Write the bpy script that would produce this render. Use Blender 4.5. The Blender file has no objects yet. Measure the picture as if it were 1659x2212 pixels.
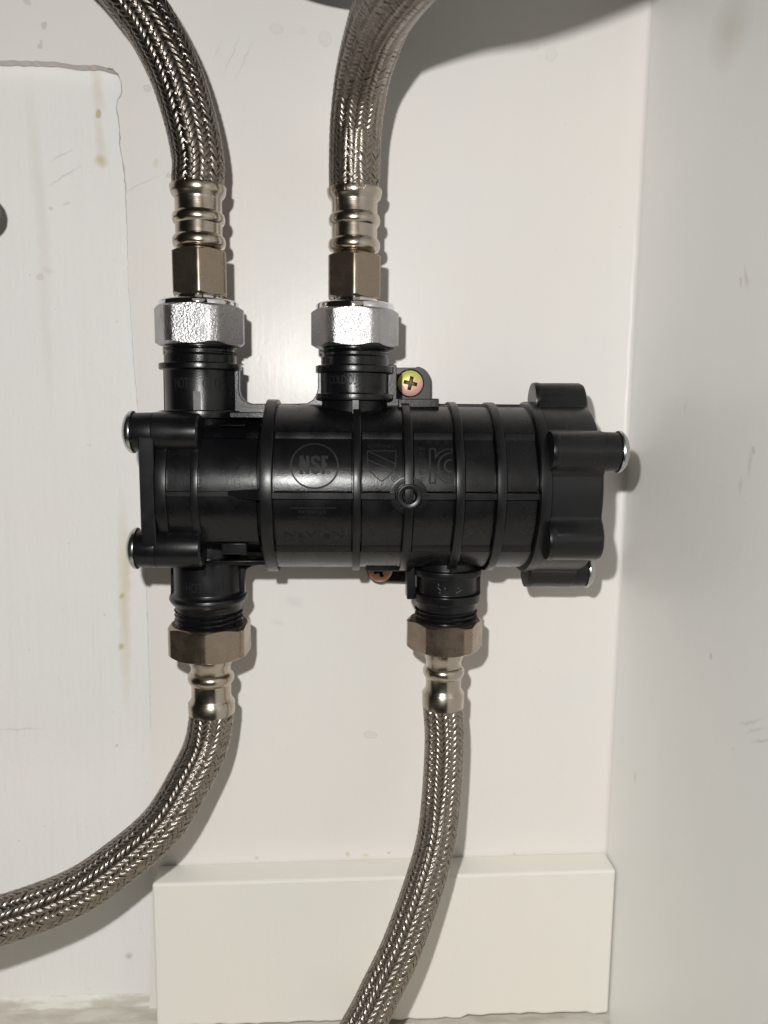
import bpy, bmesh, math, random
from mathutils import Vector, Matrix
random.seed(7)
S = bpy.context.scene
COL = S.collection
PI = math.pi
rad = math.radians

# ------------------------------------------------------------------ camera
# all lengths below are millimetres: X right, Y into the wall, Z up; the wall face is Y = 0, "h" is the height off it
F_PX, DIST, CX, CY = 1650.0, 345.0, 829.5, 1106.0
AX = ((0.99881, -0.00344, 0.04859), (-0.04769, 0.13496, 0.98970), (0.00996, 0.99085, -0.13464))
def at(u, v, h):                       # point at height h off the wall that is seen along a measured sight line
    c = ((u - CX) / F_PX, -(v - CY) / F_PX, 1.0)
    w = [sum(a * b for a, b in zip(r, c)) for r in AX]
    s = (DIST - h) / w[1]
    return Vector((w[0] * s, -h, w[2] * s))
cd = bpy.data.cameras.new("camera"); cam = bpy.data.objects.new("camera", cd); COL.objects.link(cam)
cd.sensor_fit = 'HORIZONTAL'; cd.sensor_width = 36.0; cd.lens = F_PX / 1659.0 * 36.0
cd.clip_start = 0.005; cd.clip_end = 20.0
right = Vector((AX[0][0], AX[1][0], AX[2][0])); up = Vector((AX[0][1], AX[1][1], AX[2][1]))
right.normalize(); up = (up - right * up.dot(right)).normalized(); back = right.cross(up)
m = Matrix((right, up, back)).transposed().to_4x4(); m.translation = (0, -DIST / 1000, 0)
cam.matrix_world = m
cd.dof.use_dof = True; cd.dof.focus_distance = 0.292; cd.dof.aperture_fstop = 16.0
S.camera = cam

# ------------------------------------------------------------------ light
w = bpy.data.worlds.new("World"); S.world = w; w.use_nodes = True
bg = w.node_tree.nodes["Background"]; bg.inputs[0].default_value = (0.95, 0.80, 0.66, 1); bg.inputs[1].default_value = 0.012
def lamp(name, kind, loc, energy, color, size=None, target=None, falloff=None):
    l = bpy.data.lights.new(name, kind); o = bpy.data.objects.new(name, l); COL.objects.link(o)
    o.location = Vector(loc) / 1000; l.energy = energy; l.color = color
    if kind == 'POINT': l.shadow_soft_size = size
    if kind == 'AREA': l.shape = 'DISK'; l.size = size
    if target is not None:
        d = Vector(target) / 1000 - o.location; o.rotation_euler = d.to_track_quat('-Z', 'Y').to_euler()
    if falloff:
        l.use_nodes = True; nt = l.node_tree; em = nt.nodes["Emission"]
        f = nt.nodes.new("ShaderNodeLightFalloff"); f.inputs["Strength"].default_value = falloff[1]
        nt.links.new(f.outputs[falloff[0]], em.inputs["Strength"])
    return o
# the phone's flash beside its lens, and the dim room behind the photographer
lamp("phone_flash", 'POINT', (-25, -347, 37), 1.0, (1.0, 0.99, 0.967), 0.0035, falloff=("Constant", 31.5))
lamp("room_light", 'AREA', (120, -1100, 260), 0.35, (1.0, 0.90, 0.78), 0.7, target=(0, 0, -40))
S.view_settings.view_transform = 'Standard'; S.view_settings.look = 'None'
S.view_settings.exposure = 0.0; S.view_settings.gamma = 1.0
S.cycles.sample_clamp_indirect = 4.0; S.cycles.blur_glossy = 0.5

# ------------------------------------------------------------------ materials
def new_mat(name):
    mt = bpy.data.materials.new(name); mt.use_nodes = True
    nt = mt.node_tree; return mt, nt, nt.nodes["Principled BSDF"]
def N(nt, typ, **kw):
    n = nt.nodes.new(typ)
    for k, v in kw.items(): setattr(n, k, v)
    return n
def coords(nt):
    return N(nt, "ShaderNodeTexCoord").outputs["Object"]
def noise(nt, co, scale, detail=3, rough=0.55):
    n = N(nt, "ShaderNodeTexNoise"); n.inputs["Scale"].default_value = scale
    n.inputs["Detail"].default_value = detail; n.inputs["Roughness"].default_value = rough
    nt.links.new(co, n.inputs["Vector"]); return n.outputs["Fac"]
def stretch(nt, co, sc):
    n = N(nt, "ShaderNodeMapping"); n.inputs["Scale"].default_value = sc
    nt.links.new(co, n.inputs["Vector"]); return n.outputs[0]
def ramp(nt, fac, a, b, lo, hi):
    n = N(nt, "ShaderNodeMapRange"); nt.links.new(fac, n.inputs[0])
    for i, v in enumerate((a, b, lo, hi)): n.inputs[i + 1].default_value = v
    return n.outputs[0]
def bump(nt, h, strength, dist, prev=None):
    n = N(nt, "ShaderNodeBump"); n.inputs["Strength"].default_value = strength; n.inputs["Distance"].default_value = dist
    nt.links.new(h, n.inputs["Height"])
    if prev is not None: nt.links.new(prev, n.inputs["Normal"])
    return n.outputs[0]
def mixc(nt, fac, a, b):
    n = N(nt, "ShaderNodeMix", data_type='RGBA')
    if isinstance(fac, (int, float)): n.inputs[0].default_value = fac
    else: nt.links.new(fac, n.inputs[0])
    for i, c in ((6, a), (7, b)):
        if isinstance(c, tuple): n.inputs[i].default_value = (*c, 1)
        else: nt.links.new(c, n.inputs[i])
    return n.outputs[2]

def plastic(name, col, rough, grain_scale, grain, rvar=0.08):
    mt, nt, b = new_mat(name); co = coords(nt)
    b.inputs["Base Color"].default_value = (*col, 1); b.inputs["Specular IOR Level"].default_value = 0.45
    g = noise(nt, co, grain_scale, 2); big = noise(nt, co, 90, 4)
    nt.links.new(ramp(nt, big, 0.3, 0.7, rough - rvar, rough + rvar), b.inputs["Roughness"])
    nt.links.new(bump(nt, g, grain, 0.00006), b.inputs["Normal"])
    dust = ramp(nt, noise(nt, co, 900, 2), 0.73, 0.79, 0, 0.5)
    nt.links.new(mixc(nt, dust, col, (col[0] + .05, col[1] + .05, col[2] + .05)), b.inputs["Base Color"])
    return mt
def metal(name, col, rough, brush=None, brush_amt=0.1, lump=0, lump_scale=900, tint=None, lump_d=0.00014):
    mt, nt, b = new_mat(name); co = coords(nt)
    b.inputs["Metallic"].default_value = 1.0 if name != "nickel_hex" else .94
    v = noise(nt, co, 160, 4)
    nt.links.new(ramp(nt, v, 0.3, 0.7, rough * 0.75, rough * 1.35), b.inputs["Roughness"])
    nt.links.new(mixc(nt, ramp(nt, v, 0.35, 0.7, 0, 0.5), col, tint or tuple(c * 0.82 for c in col)), b.inputs["Base Color"])
    nrm = None
    if brush: nrm = bump(nt, noise(nt, stretch(nt, co, brush), 1.0, 3), brush_amt, 0.0003)
    if lump: nrm = bump(nt, noise(nt, co, lump_scale, 3), lump, lump_d, nrm)
    if nrm is not None: nt.links.new(nrm, b.inputs["Normal"])
    return mt
def strand_mat():
    mt, nt, b = new_mat("woven_steel"); b.inputs["Metallic"].default_value = 1.0
    uv = N(nt, "ShaderNodeTexCoord").outputs["UV"]; sx = N(nt, "ShaderNodeSeparateXYZ"); nt.links.new(uv, sx.inputs[0])
    a = N(nt, "ShaderNodeMath", operation='MULTIPLY'); a.inputs[1].default_value = PI * 2 * 5; nt.links.new(sx.outputs[0], a.inputs[0])
    s = N(nt, "ShaderNodeMath", operation='COSINE'); nt.links.new(a.outputs[0], s.inputs[0])
    co = coords(nt); v = noise(nt, co, 500, 3)
    nt.links.new(mixc(nt, ramp(nt, v, .35, .7, 0, .8), (.37, .33, .29), (.23, .20, .17)), b.inputs["Base Color"])
    nt.links.new(ramp(nt, v, .3, .7, .20, .34), b.inputs["Roughness"])
    nt.links.new(bump(nt, s.outputs[0], 0.35, 0.00008), b.inputs["Normal"])
    return mt

def wall_mat(name, col, rough, marks=(), streak=0.05, tone=(0.97, 0.99, 1.0), bumpy=0.10, dirt=0.0):
    mt, nt, b = new_mat(name); co = coords(nt)
    big = noise(nt, co, 14, 3); c = mixc(nt, ramp(nt, big, .35, .65, 0, 1), col, tuple(x * y for x, y in zip(col, tone)))
    st = noise(nt, stretch(nt, co, (160, 160, 5)), 1.0, 3)
    c = mixc(nt, ramp(nt, st, .5, .8, 0, streak), c, tuple(x * .8 for x in col))
    sp = noise(nt, co, 420, 1); c = mixc(nt, ramp(nt, sp, .79, .82, 0, .45), c, tuple(x * .55 for x in col))
    if dirt:
        d = noise(nt, stretch(nt, co, (60, 200, 200)), 1.0, 5); c = mixc(nt, ramp(nt, d, .42, .62, 0, dirt), c, (.30, .26, .19))
    wob = N(nt, "ShaderNodeTexNoise"); wob.inputs["Scale"].default_value = 260; wob.inputs["Detail"].default_value = 3
    nt.links.new(co, wob.inputs["Vector"])
    half = N(nt, "ShaderNodeVectorMath", operation='SUBTRACT'); half.inputs[1].default_value = (.5, .5, .5); nt.links.new(wob.outputs["Color"], half.inputs[0])
    wsc = N(nt, "ShaderNodeVectorMath", operation='SCALE'); wsc.inputs["Scale"].default_value = 0.0024; nt.links.new(half.outputs[0], wsc.inputs[0])
    pw = N(nt, "ShaderNodeVectorMath", operation='ADD'); nt.links.new(co, pw.inputs[0]); nt.links.new(wsc.outputs[0], pw.inputs[1])
    for (p, rx, rz, tilt, kind, mc, amt) in marks:     # stains, drips, splashes with a shape of their own
        mp = N(nt, "ShaderNodeMapping", vector_type='TEXTURE')
        mp.inputs["Location"].default_value = Vector(p) / 1000; mp.inputs["Rotation"].default_value = (0, tilt, 0)
        mp.inputs["Scale"].default_value = (rx / 1000, 10, rz / 1000) if rx > 0 else (10, -rx / 1000, rz / 1000)
        if rx < 0: mp.inputs["Rotation"].default_value = (tilt, 0, 0)
        nt.links.new(pw.outputs[0], mp.inputs["Vector"])
        ln = N(nt, "ShaderNodeVectorMath", operation='LENGTH'); nt.links.new(mp.outputs[0], ln.inputs[0])
        f = ln.outputs["Value"]
        if kind == 'ring':
            s1 = N(nt, "ShaderNodeMath", operation='SUBTRACT'); s1.inputs[1].default_value = 1.0; nt.links.new(f, s1.inputs[0])
            s2 = N(nt, "ShaderNodeMath", operation='ABSOLUTE'); nt.links.new(s1.outputs[0], s2.inputs[0])
            k = ramp(nt, s2.outputs[0], 0.0, 0.22, amt, 0)
            c = mixc(nt, ramp(nt, f, .8, 1.05, amt * .45, 0), c, mc)
        elif kind == 'soft': k = ramp(nt, f, 0.2, 1.1, amt, 0)
        else: k = ramp(nt, f, 0.75, 1.05, amt, 0)
        c = mixc(nt, k, c, mc)
    nt.links.new(c, b.inputs["Base Color"])
    nt.links.new(ramp(nt, big, .3, .7, rough - .05, rough + .08), b.inputs["Roughness"])
    b.inputs["Specular IOR Level"].default_value = 0.35
    nb = bump(nt, noise(nt, co, 500, 3), bumpy, 0.0004)
    nb = bump(nt, noise(nt, stretch(nt, co, (420, 420, 40)), 1.0, 3), bumpy, 0.0005, nb)
    nt.links.new(nb, b.inputs["Normal"])
    return mt

BLACK = plastic("black_moulded_plastic", (.0042, .0042, .0052), .28, 1900, .6)
BLACKM = plastic("black_fine_plastic", (.0048, .0048, .006), .33, 1900, .30)
BLACKG = plastic("black_grained_plastic", (.0042, .0042, .0052), .34, 1200, 1.0)
EMBL = plastic("black_lettering_plastic", (.005, .005, .006), .62, 1900, .1)
NICKEL = metal("brushed_nickel", (.55, .49, .415), .22, (60, 60, 2600), .08)
NICKELH = metal("nickel_hex", (.37, .30, .235), .25, (900, 900, 60), .05)
CHROME = metal("rough_plated_steel", (.50, .495, .50), .34, None, 0, 1.0, 1300, None, 0.00032)
CHROMES = metal("polished_chrome", (.82, .82, .84), .05)
ZINC = metal("zinc_plated", (.55, .58, .57), .26, None, 0, .05, 900)
STEEL = strand_mat()
RUBBER = plastic("dark_liner", (.012, .011, .010), .7, 900, .2)
HOUSING = plastic("dark_blue_black_housing", (.012, .014, .022), .4, 900, .1)
def screw_mat(name, c1, c2, rough):
    mt, nt, b = new_mat(name); co = coords(nt); b.inputs["Metallic"].default_value = .2
    sx = N(nt, "ShaderNodeSeparateXYZ"); nt.links.new(co, sx.inputs[0])
    ma = N(nt, "ShaderNodeMath", operation='MULTIPLY_ADD'); ma.inputs[1].default_value = -60.0; nt.links.new(sx.outputs[2], ma.inputs[0]); nt.links.new(noise(nt, co, 300, 3), ma.inputs[2])
    nt.links.new(mixc(nt, ramp(nt, ma.outputs[0], .38, .62, 0, 1), c1, c2), b.inputs["Base Color"])
    b.inputs["Roughness"].default_value = rough
    nt.links.new(bump(nt, noise(nt, co, 1500, 2), .3, .0003), b.inputs["Normal"]); return mt
YZINC = screw_mat("yellow_chromate", (.60, .60, .17), (.80, .44, .38), .40)
RZINC = screw_mat("red_brown_chromate", (.55, .22, .12), (.60, .34, .22), .42)

# ------------------------------------------------------------------ mesh helpers
OFF = {}
class MB:
    def __init__(s): s.v = []; s.f = []; s.uv = None
    def add(s, vs, fs):
        o = len(s.v); s.v += [Vector(p) for p in vs]; s.f += [tuple(i + o for i in f) for f in fs]; return s
def build(name, mb, mat, parent=None, smooth=True, angle=32, bevel=0.0, solid=False):
    me = bpy.data.meshes.new(name)
    off = OFF.get(parent.name, Vector((0, 0, 0))) if parent else Vector((0, 0, 0))
    me.from_pydata([tuple((p - off) / 1000) for p in mb.v], [], mb.f); me.update()
    bm = bmesh.new(); bm.from_mesh(me); bmesh.ops.recalc_face_normals(bm, faces=bm.faces); bm.to_mesh(me); bm.free()
    o = bpy.data.objects.new(name, me); COL.objects.link(o); me.materials.append(mat)
    if smooth:
        me.polygons.foreach_set("use_smooth", [True] * len(me.polygons)); me.set_sharp_from_angle(angle=rad(angle))
    if bevel:
        bv = o.modifiers.new("edge_round", 'BEVEL'); bv.width = bevel / 1000; bv.segments = 2; bv.limit_method = 'ANGLE'; bv.angle_limit = rad(35)
        bv.harden_normals = False
    if parent: o.parent = parent; OFF[o.name] = off
    return o
def tag(o, label, cat, group=None):
    o["label"] = label; o["category"] = cat
    if group: o["group"] = group
    return o
def thing(name, loc, label, cat, group=None):
    o = bpy.data.objects.new(name, None); COL.objects.link(o); o.location = Vector(loc) / 1000; o.empty_display_size = .01
    OFF[o.name] = Vector(loc); return tag(o, label, cat, group)
def structure(name, mb, mat, **k):
    o = build(name, mb, mat, **k); o["kind"] = "structure"; return o
def frame(d):
    d = Vector(d).normalized(); a = Vector((0, 0, 1)) if abs(d.z) < .9 else Vector((1, 0, 0))
    x = a.cross(d).normalized(); return x, d.cross(x), d
def rounded(pr, r):
    out = [pr[0]]
    for i in range(1, len(pr) - 1):
        a, b, c = (Vector(pr[j]) for j in (i - 1, i, i + 1)); u, v = a - b, c - b
        if u.length < 1e-6 or v.length < 1e-6 or u.angle(v) > rad(160): out.append(tuple(b)); continue
        k = min(r, u.length * .45, v.length * .45); p, q = b + u.normalized() * k, b + v.normalized() * k
        for t in (0, .33, .67, 1): out.append(tuple(p * (1 - t) ** 2 + b * 2 * t * (1 - t) + q * t * t))
    return out + [pr[-1]]
def lathe(mb, o, d, prof, seg=64, r=0.0, ph=0.0):          # prof: (distance along d, radius)
    if r: prof = rounded(prof, r)
    x, y, d = frame(d); o = Vector(o); vs = []; fs = []
    for a, q in prof:
        for k in range(seg):
            t = 2 * PI * k / seg + ph; vs.append(o + d * a + (x * math.cos(t) + y * math.sin(t)) * max(q, 1e-4))
    for i in range(len(prof) - 1):
        for k in range(seg):
            k2 = (k + 1) % seg; fs.append((i * seg + k, i * seg + k2, (i + 1) * seg + k2, (i + 1) * seg + k))
    for i in (0, len(prof) - 1):
        if prof[i][1] > .01: fs.append(tuple(i * seg + k for k in range(seg)))
    return mb.add(vs, fs)
def box(mb, lo, hi):
    x0, y0, z0 = lo; x1, y1, z1 = hi
    return mb.add([(x0, y0, z0), (x1, y0, z0), (x1, y1, z0), (x0, y1, z0), (x0, y0, z1), (x1, y0, z1), (x1, y1, z1), (x0, y1, z1)],
                  [(0, 3, 2, 1), (4, 5, 6, 7), (0, 1, 5, 4), (1, 2, 6, 5), (2, 3, 7, 6), (3, 0, 4, 7)])
def slab(mb, pts, y0, y1):                                  # outline in X,Z extruded in Y
    n = len(pts); vs = [(x, y0, z) for x, z in pts] + [(x, y1, z) for x, z in pts]
    return mb.add(vs, [tuple(range(n)), tuple(range(2 * n - 1, n - 1, -1))] + [(i, (i + 1) % n, (i + 1) % n + n, i + n) for i in range(n)])
def hexnut(mb, o, d, h, ac, ch, th0, corner=.35):           # hexagon with chamfered corners; ac = apothem, th0 = angle of one corner from the x axis of the world
    d = Vector(d); o = Vector(o); Xw, Yw = Vector((1, 0, 0)), Vector((0, -1, 0)); per = 24; ring = []
    for k in range(6 * per):
        t = 2 * PI * k / (6 * per); tt = ((t + PI / 6) % (PI / 3)) - PI / 6      # measured from the flat's middle
        r = min(ac / math.cos(tt), ac / math.cos(PI / 6) - corner); ring.append((t + th0 + PI / 6, r))
    n = len(ring); vs = []; rows = []
    def row(fn): rows.append(len(vs)); vs.extend(fn(t, r) for t, r in ring)
    P = lambda t, r, z: o + (Xw * math.cos(t) + Yw * math.sin(t)) * r + d * z
    lim = ac * 0.985
    cut = lambda r: max(0, r - lim) * math.tan(rad(32)) if ch else 0
    row(lambda t, r: P(t, ac * .55, 0)); row(lambda t, r: P(t, min(r, lim), 0)); row(lambda t, r: P(t, r, cut(r)))
    row(lambda t, r: P(t, r, h - cut(r))); row(lambda t, r: P(t, min(r, lim), h)); row(lambda t, r: P(t, ac * .55, h))
    fs = [(a + k, a + (k + 1) % n, b + (k + 1) % n, b + k) for a, b in zip(rows, rows[1:]) for k in range(n)]
    fs += [tuple(rows[0] + k for k in range(n)), tuple(rows[-1] + k for k in range(n))]
    return mb.add(vs, fs)
def thread(mb, o, d, r, depth, pitch, z0, z1, seg=72, per=6):
    x, y, d = frame(d); o = Vector(o); nz = int((z1 - z0) / pitch * per) + 1; vs = []; fs = []
    for i in range(nz + 1):
        z = z0 + (z1 - z0) * i / nz
        for k in range(seg):
            t = 2 * PI * k / seg; p = ((z / pitch - k / seg) % 1.0); q = r + depth * max(0, 1 - abs(p - .5) / .34)
            vs.append(o + d * z + (x * math.cos(t) + y * math.sin(t)) * q)
    for i in range(nz):
        for k in range(seg):
            k2 = (k + 1) % seg; fs.append((i * seg + k, i * seg + k2, (i + 1) * seg + k2, (i + 1) * seg + k))
    return mb.add(vs, fs)
def stroke(mb, pts, wd, f, t=.22, closed=False, step=.9):   # raised ribbon along a drawn line, laid on the surface f(x, y, height)
    P = [Vector(p) for p in pts]
    if closed: P.append(P[0].copy())
    Q = []
    for a, b in zip(P, P[1:]):
        n = max(1, int((b - a).length / step)); Q += [a.lerp(b, i / n) for i in range(n)]
    Q.append(P[-1]); n = len(Q); vs = []
    for i, q in enumerate(Q):
        if closed: a, b = Q[(i - 1) % (n - 1)], Q[(i + 1) % (n - 1)]
        else: a, b = Q[max(i - 1, 0)], Q[min(i + 1, n - 1)]
        d1 = (q - a).normalized() if (q - a).length > 1e-6 else (b - q).normalized(); d2 = (b - q).normalized() if (b - q).length > 1e-6 else d1
        nn = Vector((-(d1 + d2).y, (d1 + d2).x)).normalized(); k = wd / 2 / max(.5, nn.dot(Vector((-d1.y, d1.x))))
        for s_, z in ((1, -.1), (1, t), (-1, t), (-1, -.1)): vs.append(f(q.x + nn.x * k * s_, q.y + nn.y * k * s_, z))
    fs = [(4 * i + j, 4 * i + 4 + j, 4 * i + 5 + j, 4 * i + 1 + j) for i in range(n - 1) for j in range(3)]
    if not closed: fs += [(0, 1, 2, 3), (4 * n - 4, 4 * n - 3, 4 * n - 2, 4 * n - 1)]
    return mb.add(vs, fs)
def arc(cx, cy, r, a0, a1, n=28, ry=None):
    return [(cx + r * math.cos(rad(a0 + (a1 - a0) * i / n)), cy + (ry or r) * math.sin(rad(a0 + (a1 - a0) * i / n))) for i in range(n + 1)]
def letters(mb, text, x, y, size, f, t=.2, sx=1.0, rot=0.0, bold=0.0, space=1.0):
    cu = bpy.data.curves.new("t", 'FONT'); cu.body = text; cu.size = size; cu.align_x = 'CENTER'; cu.align_y = 'CENTER'
    cu.extrude = 1.0; cu.offset = bold; cu.space_character = space; cu.resolution_u = 3
    o = bpy.data.objects.new("t", cu); COL.objects.link(o); dg = bpy.context.evaluated_depsgraph_get(); dg.update()
    me = bpy.data.meshes.new_from_object(o.evaluated_get(dg)); vs = []
    for v in me.vertices:
        a, b = v.co.x * sx, v.co.y; c, s_ = math.cos(rot), math.sin(rot)
        vs.append(f(x + a * c - b * s_, y + a * s_ + b * c, t if v.co.z > 0 else -.1))
    mb.add(vs, [tuple(p.vertices) for p in me.polygons])
    bpy.data.objects.remove(o); bpy.data.curves.remove(cu); bpy.data.meshes.remove(me); return mb

# ------------------------------------------------------------------ the setting: cabinet walls and floor
XW, ZFLOOR, REC = 128.3, -294.0, 6.5
edge = [(-96.5, -300)]
for u, v in ((330, 1900), (326, 1560), (318, 1300), (310, 1080), (300, 900), (290, 780), (283, 680), (278, 606), (275, 498), (273, 444), (269, 390), (265, 344), (261, 322), (258, 309), (258.5, 280), (255, 253), (251, 234),
             (255, 216), (262, 199), (263, 182), (260, 170), (255, 161), (249, 155), (243, 151), (232, 146), (218, 141), (204, 139), (194, 141), (173, 141), (158, 140), (146, 137), (121, 133), (60, 131), (0, 131), (-240, 130)):
    p = at(u, v, 0); edge.append((p.x + random.uniform(-.12, .12), p.z + random.uniform(-.12, .12)))
fine = []
for a, b in zip(edge, edge[1:]):
    n = max(1, int(math.hypot(b[0] - a[0], b[1] - a[1]) / 1.6))
    for i in range(n):
        t = i / n; j = .1 if n > 8 else .2
        fine.append((a[0] + (b[0] - a[0]) * t + random.uniform(-j, j), a[1] + (b[1] - a[1]) * t + random.uniform(-j, j)))
fine += [(-420, edge[-1][1]), (-420, 420), (XW + 12, 420), (XW + 12, -300)]
WARM, GREY, TAN = (.50, .42, .27), (.42, .41, .40), (.55, .44, .24)
def mk(u, v, ru, rv, tilt, kind, c, a, h=0): p = at(u, v, h); return (tuple(p), ru * .209, rv * .209, tilt, kind, c, a)
back_marks = [mk(598, 62, 12, 9, .2, 'ring', (.55, .52, .47), .35), mk(655, 66, 6, 5, 0, 'ring', (.55, .52, .47), .3), mk(702, 84, 12, 14, 0, 'ring', (.55, .52, .47), .35),
    mk(1153, 99, 9, 8, 0, 'ring', (.58, .57, .53), .4), mk(1191, 117, 11, 13, .2, 'ring', (.58, .57, .53), .4), mk(318, 190, 6, 6, 0, 'ring', GREY, .55),
    mk(365, 378, 5, 5, 0, 'hard', (.52, .47, .36), .5), mk(338, 352, 7, 12, .3, 'soft', WARM, .35), mk(300, 400, 50, 2, -.45, 'soft', GREY, .35),
    mk(500, 120, 2, 46, .42, 'soft', GREY, .35), mk(528, 130, 2, 50, .42, 'soft', GREY, .3), mk(470, 110, 1.5, 30, .4, 'soft', GREY, .25),
    mk(95, 55, 5, 9, .2, 'hard', GREY, .5), mk(86, 100, 6, 6, 0, 'hard', GREY, .45), mk(60, 4, 9, 4, .4, 'hard', GREY, .4), mk(88, 90, 3, 4, 0, 'hard', GREY, .4),
    mk(635, 1300, 26, 14, .4, 'soft', GREY, .22), mk(600, 1345, 18, 9, .4, 'soft', GREY, .18), mk(800, 1587, 14, 8, .2, 'ring', GREY, .35),
    mk(752, 1846, 6, 7, 0, 'soft', (.46, .37, .22), .6), mk(790, 1848, 9, 6, 0, 'soft', (.58, .48, .26), .5), mk(555, 1852, 5, 6, 0, 'soft', WARM, .6), mk(840, 1842, 5, 4, 0, 'hard', GREY, .6), mk(1112, 1843, 4, 5, 0, 'soft', GREY, .6)]
m_back = wall_mat("cream_paint", (.735, .70, .665), .34, back_marks)
mb = MB(); n = len(fine)
mb.add([(x, 0, z) for x, z in fine] + [(x, REC - 1.5, z) for x, z in fine], [tuple(range(n)), tuple(range(2 * n - 1, n - 1, -1))] + [(i, (i + 1) % n, (i + 1) % n + n, i + n) for i in range(n)])
bw = structure("back_wall", mb, m_back, smooth=False)
m_raw = wall_mat("raw_board_edge", (.60, .555, .535), .7, (), bumpy=.5); bw.data.materials.append(m_raw)
for p in bw.data.polygons:
    if p.index >= 1 and abs(p.normal.y) < .5: p.material_index = 1
# frayed board fibres along the torn right edge of the cut-out
mb = MB(); vs = []; k0 = next(i for i, p in enumerate(fine) if p[1] > -150); k1 = max(i for i, p in enumerate(fine) if p[0] > -104 and i < len(fine) - 6)
seq = fine[k0:k1]; nn_ = len(seq)
for i, (x, z) in enumerate(seq):
    a, b = seq[max(i - 1, 0)], seq[min(i + 1, nn_ - 1)]; d = Vector((b[0] - a[0], b[1] - a[1])); d.normalize(); nx, nz = d.y, -d.x
    hi = max(0, min(1, (z - 60) / 40)); wd = (.04 + .08 * random.random() ** 2) + hi * (.15 + .55 * random.random() * random.random() + .25 * (random.random() < .15)); out = random.uniform(-.12, .12) - .15
    vs += [(x + nx * (out + wd), -.03, z + nz * (out + wd)), (x + nx * out, -.16 - .12 * hi, z + nz * out), (x - nx * .25, .5, z - nz * .25)]
mb.add(vs, [(3 * i + j, 3 * i + 3 + j, 3 * i + 4 + j, 3 * i + 1 + j) for i in range(nn_ - 1) for j in range(2)])
build("torn_edge", mb, wall_mat("torn_fibre", (.42, .37, .35), .8, (), bumpy=.6), bw, smooth=False)
rec_marks = [mk(213, 246, 6, 10, 0, 'hard', (.42, .30, .10), .75, -REC), mk(210, 190, 15, 62, -.06, 'soft', (.60, .53, .42), .5, -REC), mk(219, 346, 15, 14, 0, 'soft', (.50, .43, .22), .75, -REC), mk(216, 300, 11, 60, -.05, 'soft', (.60, .55, .44), .45, -REC),
    mk(268, 1300, 15, 250, .01, 'soft', (.60, .54, .36), .6, -REC), mk(275, 1220, 9, 90, 0, 'soft', (.52, .45, .22), .35, -REC), mk(264, 1287, 7, 8, 0, 'soft', (.42, .37, .14), .8, -REC), mk(262, 1396, 7, 9, 0, 'soft', (.42, .37, .14), .8, -REC),
    mk(85, 420, 16, 230, -.05, 'soft', (.60, .59, .52), .35, -REC), mk(98, 700, 14, 200, -.02, 'soft', (.60, .57, .52), .3, -REC), mk(88, 598, 9, 8, 0, 'hard', (.50, .42, .36), .35, -REC), mk(105, 585, 14, 7, .3, 'soft', (.50, .42, .36), .3, -REC),
    mk(135, 335, 30, 3, -.5, 'soft', GREY, .35, -REC), mk(140, 380, 44, 3, -.55, 'soft', GREY, .4, -REC), mk(110, 450, 5, 4, .6, 'hard', GREY, .4, -REC), mk(146, 440, 10, 3, -.4, 'hard', GREY, .3, -REC), mk(382 * .6636, 1610, 5, 5, 0, 'hard', GREY, .4, -REC), mk(40, 1575, 60, 3, 0, 'soft', GREY, .35, -REC),
    mk(278, 2065, 9, 10, .3, 'soft', (.33, .31, .28), .6, -REC)]
m_rec = wall_mat("pale_plaster", (.765, .74, .72), .5, rec_marks, streak=.10, bumpy=.22)
mb = MB(); mb.add([(-430, REC, -302), (XW + 12, REC, -302), (XW + 12, REC, 430), (-430, REC, 430)], [(0, 1, 2, 3)])
structure("recessed_wall", mb, m_rec, smooth=False)
def ms(u, v, ry, rz, tilt, kind, c, a):                     # a mark on the side wall where a sight line meets it
    w1 = at(u, v, DIST - 1); k_ = XW / w1.x; return ((XW, -(DIST - k_), w1.z * k_), -ry, rz, tilt, kind, c, a)
side_marks = [ms(1575, 68, 16, 12, .4, 'soft', (.55, .50, .40), .40), ms(1395, 32 * .66, 2, 2, 0, 'hard', GREY, .5), ms(1612, 600, 1.2, 5, -.4, 'soft', (.5, .38, .3), .4), ms(1600, 610, .8, 2, -.3, 'hard', (.5, .38, .3), .35),
    ms(1535, 1418, 1.2, 1.2, .3, 'hard', GREY, .4), ms(1620, 1560, 9, .7, -.5, 'soft', GREY, .3), ms(1632, 1578, 8, .6, -.5, 'soft', GREY, .28), ms(1645, 1600, 7, .6, -.5, 'soft', GREY, .4), ms(1628, 1468 * .663, 1.0, 1.2, 0, 'hard', GREY, .4),
    ms(1620, 1000, 1.5, 5, 0, 'soft', GREY, .3), ms(1600, 1050, 1.5, 4, 0, 'soft', GREY, .25), ms(1480, 880, 1.0, 3, .2, 'soft', GREY, .3), ms(1372, 1680, 2, 3, 0, 'soft', GREY, .3)]
m_side = wall_mat("side_cream_paint", (.86, .84, .81), .33, side_marks, streak=.05, bumpy=.14)
mb = MB(); mb.add([(XW, 0, -300), (XW, -330, -300), (XW, -330, 420), (XW, 0, 420), (XW + 16, 0, -300), (XW + 16, -330, -300), (XW + 16, -330, 420), (XW + 16, 0, 420)], [(0, 1, 2, 3), (4, 7, 6, 5), (1, 5, 6, 2), (3, 2, 6, 7), (0, 4, 5, 1)])
sw = structure("side_wall", mb, m_side, smooth=False)
mb = MB(); vs = []; nz = 90                                  # painted sealant fillet in the corner
for i in range(nz + 1):
    z = -214 + (420 + 214) * i / nz; r = 2.6 + .25 * math.sin(i * 1.7) + random.uniform(-.12, .12)
    for k in range(6):
        t = rad(90 * k / 5); vs.append((XW - r + r * math.sin(t) + .02 * (k == 5), -r + r * math.cos(t) - .02 * (k == 0), z))
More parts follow.
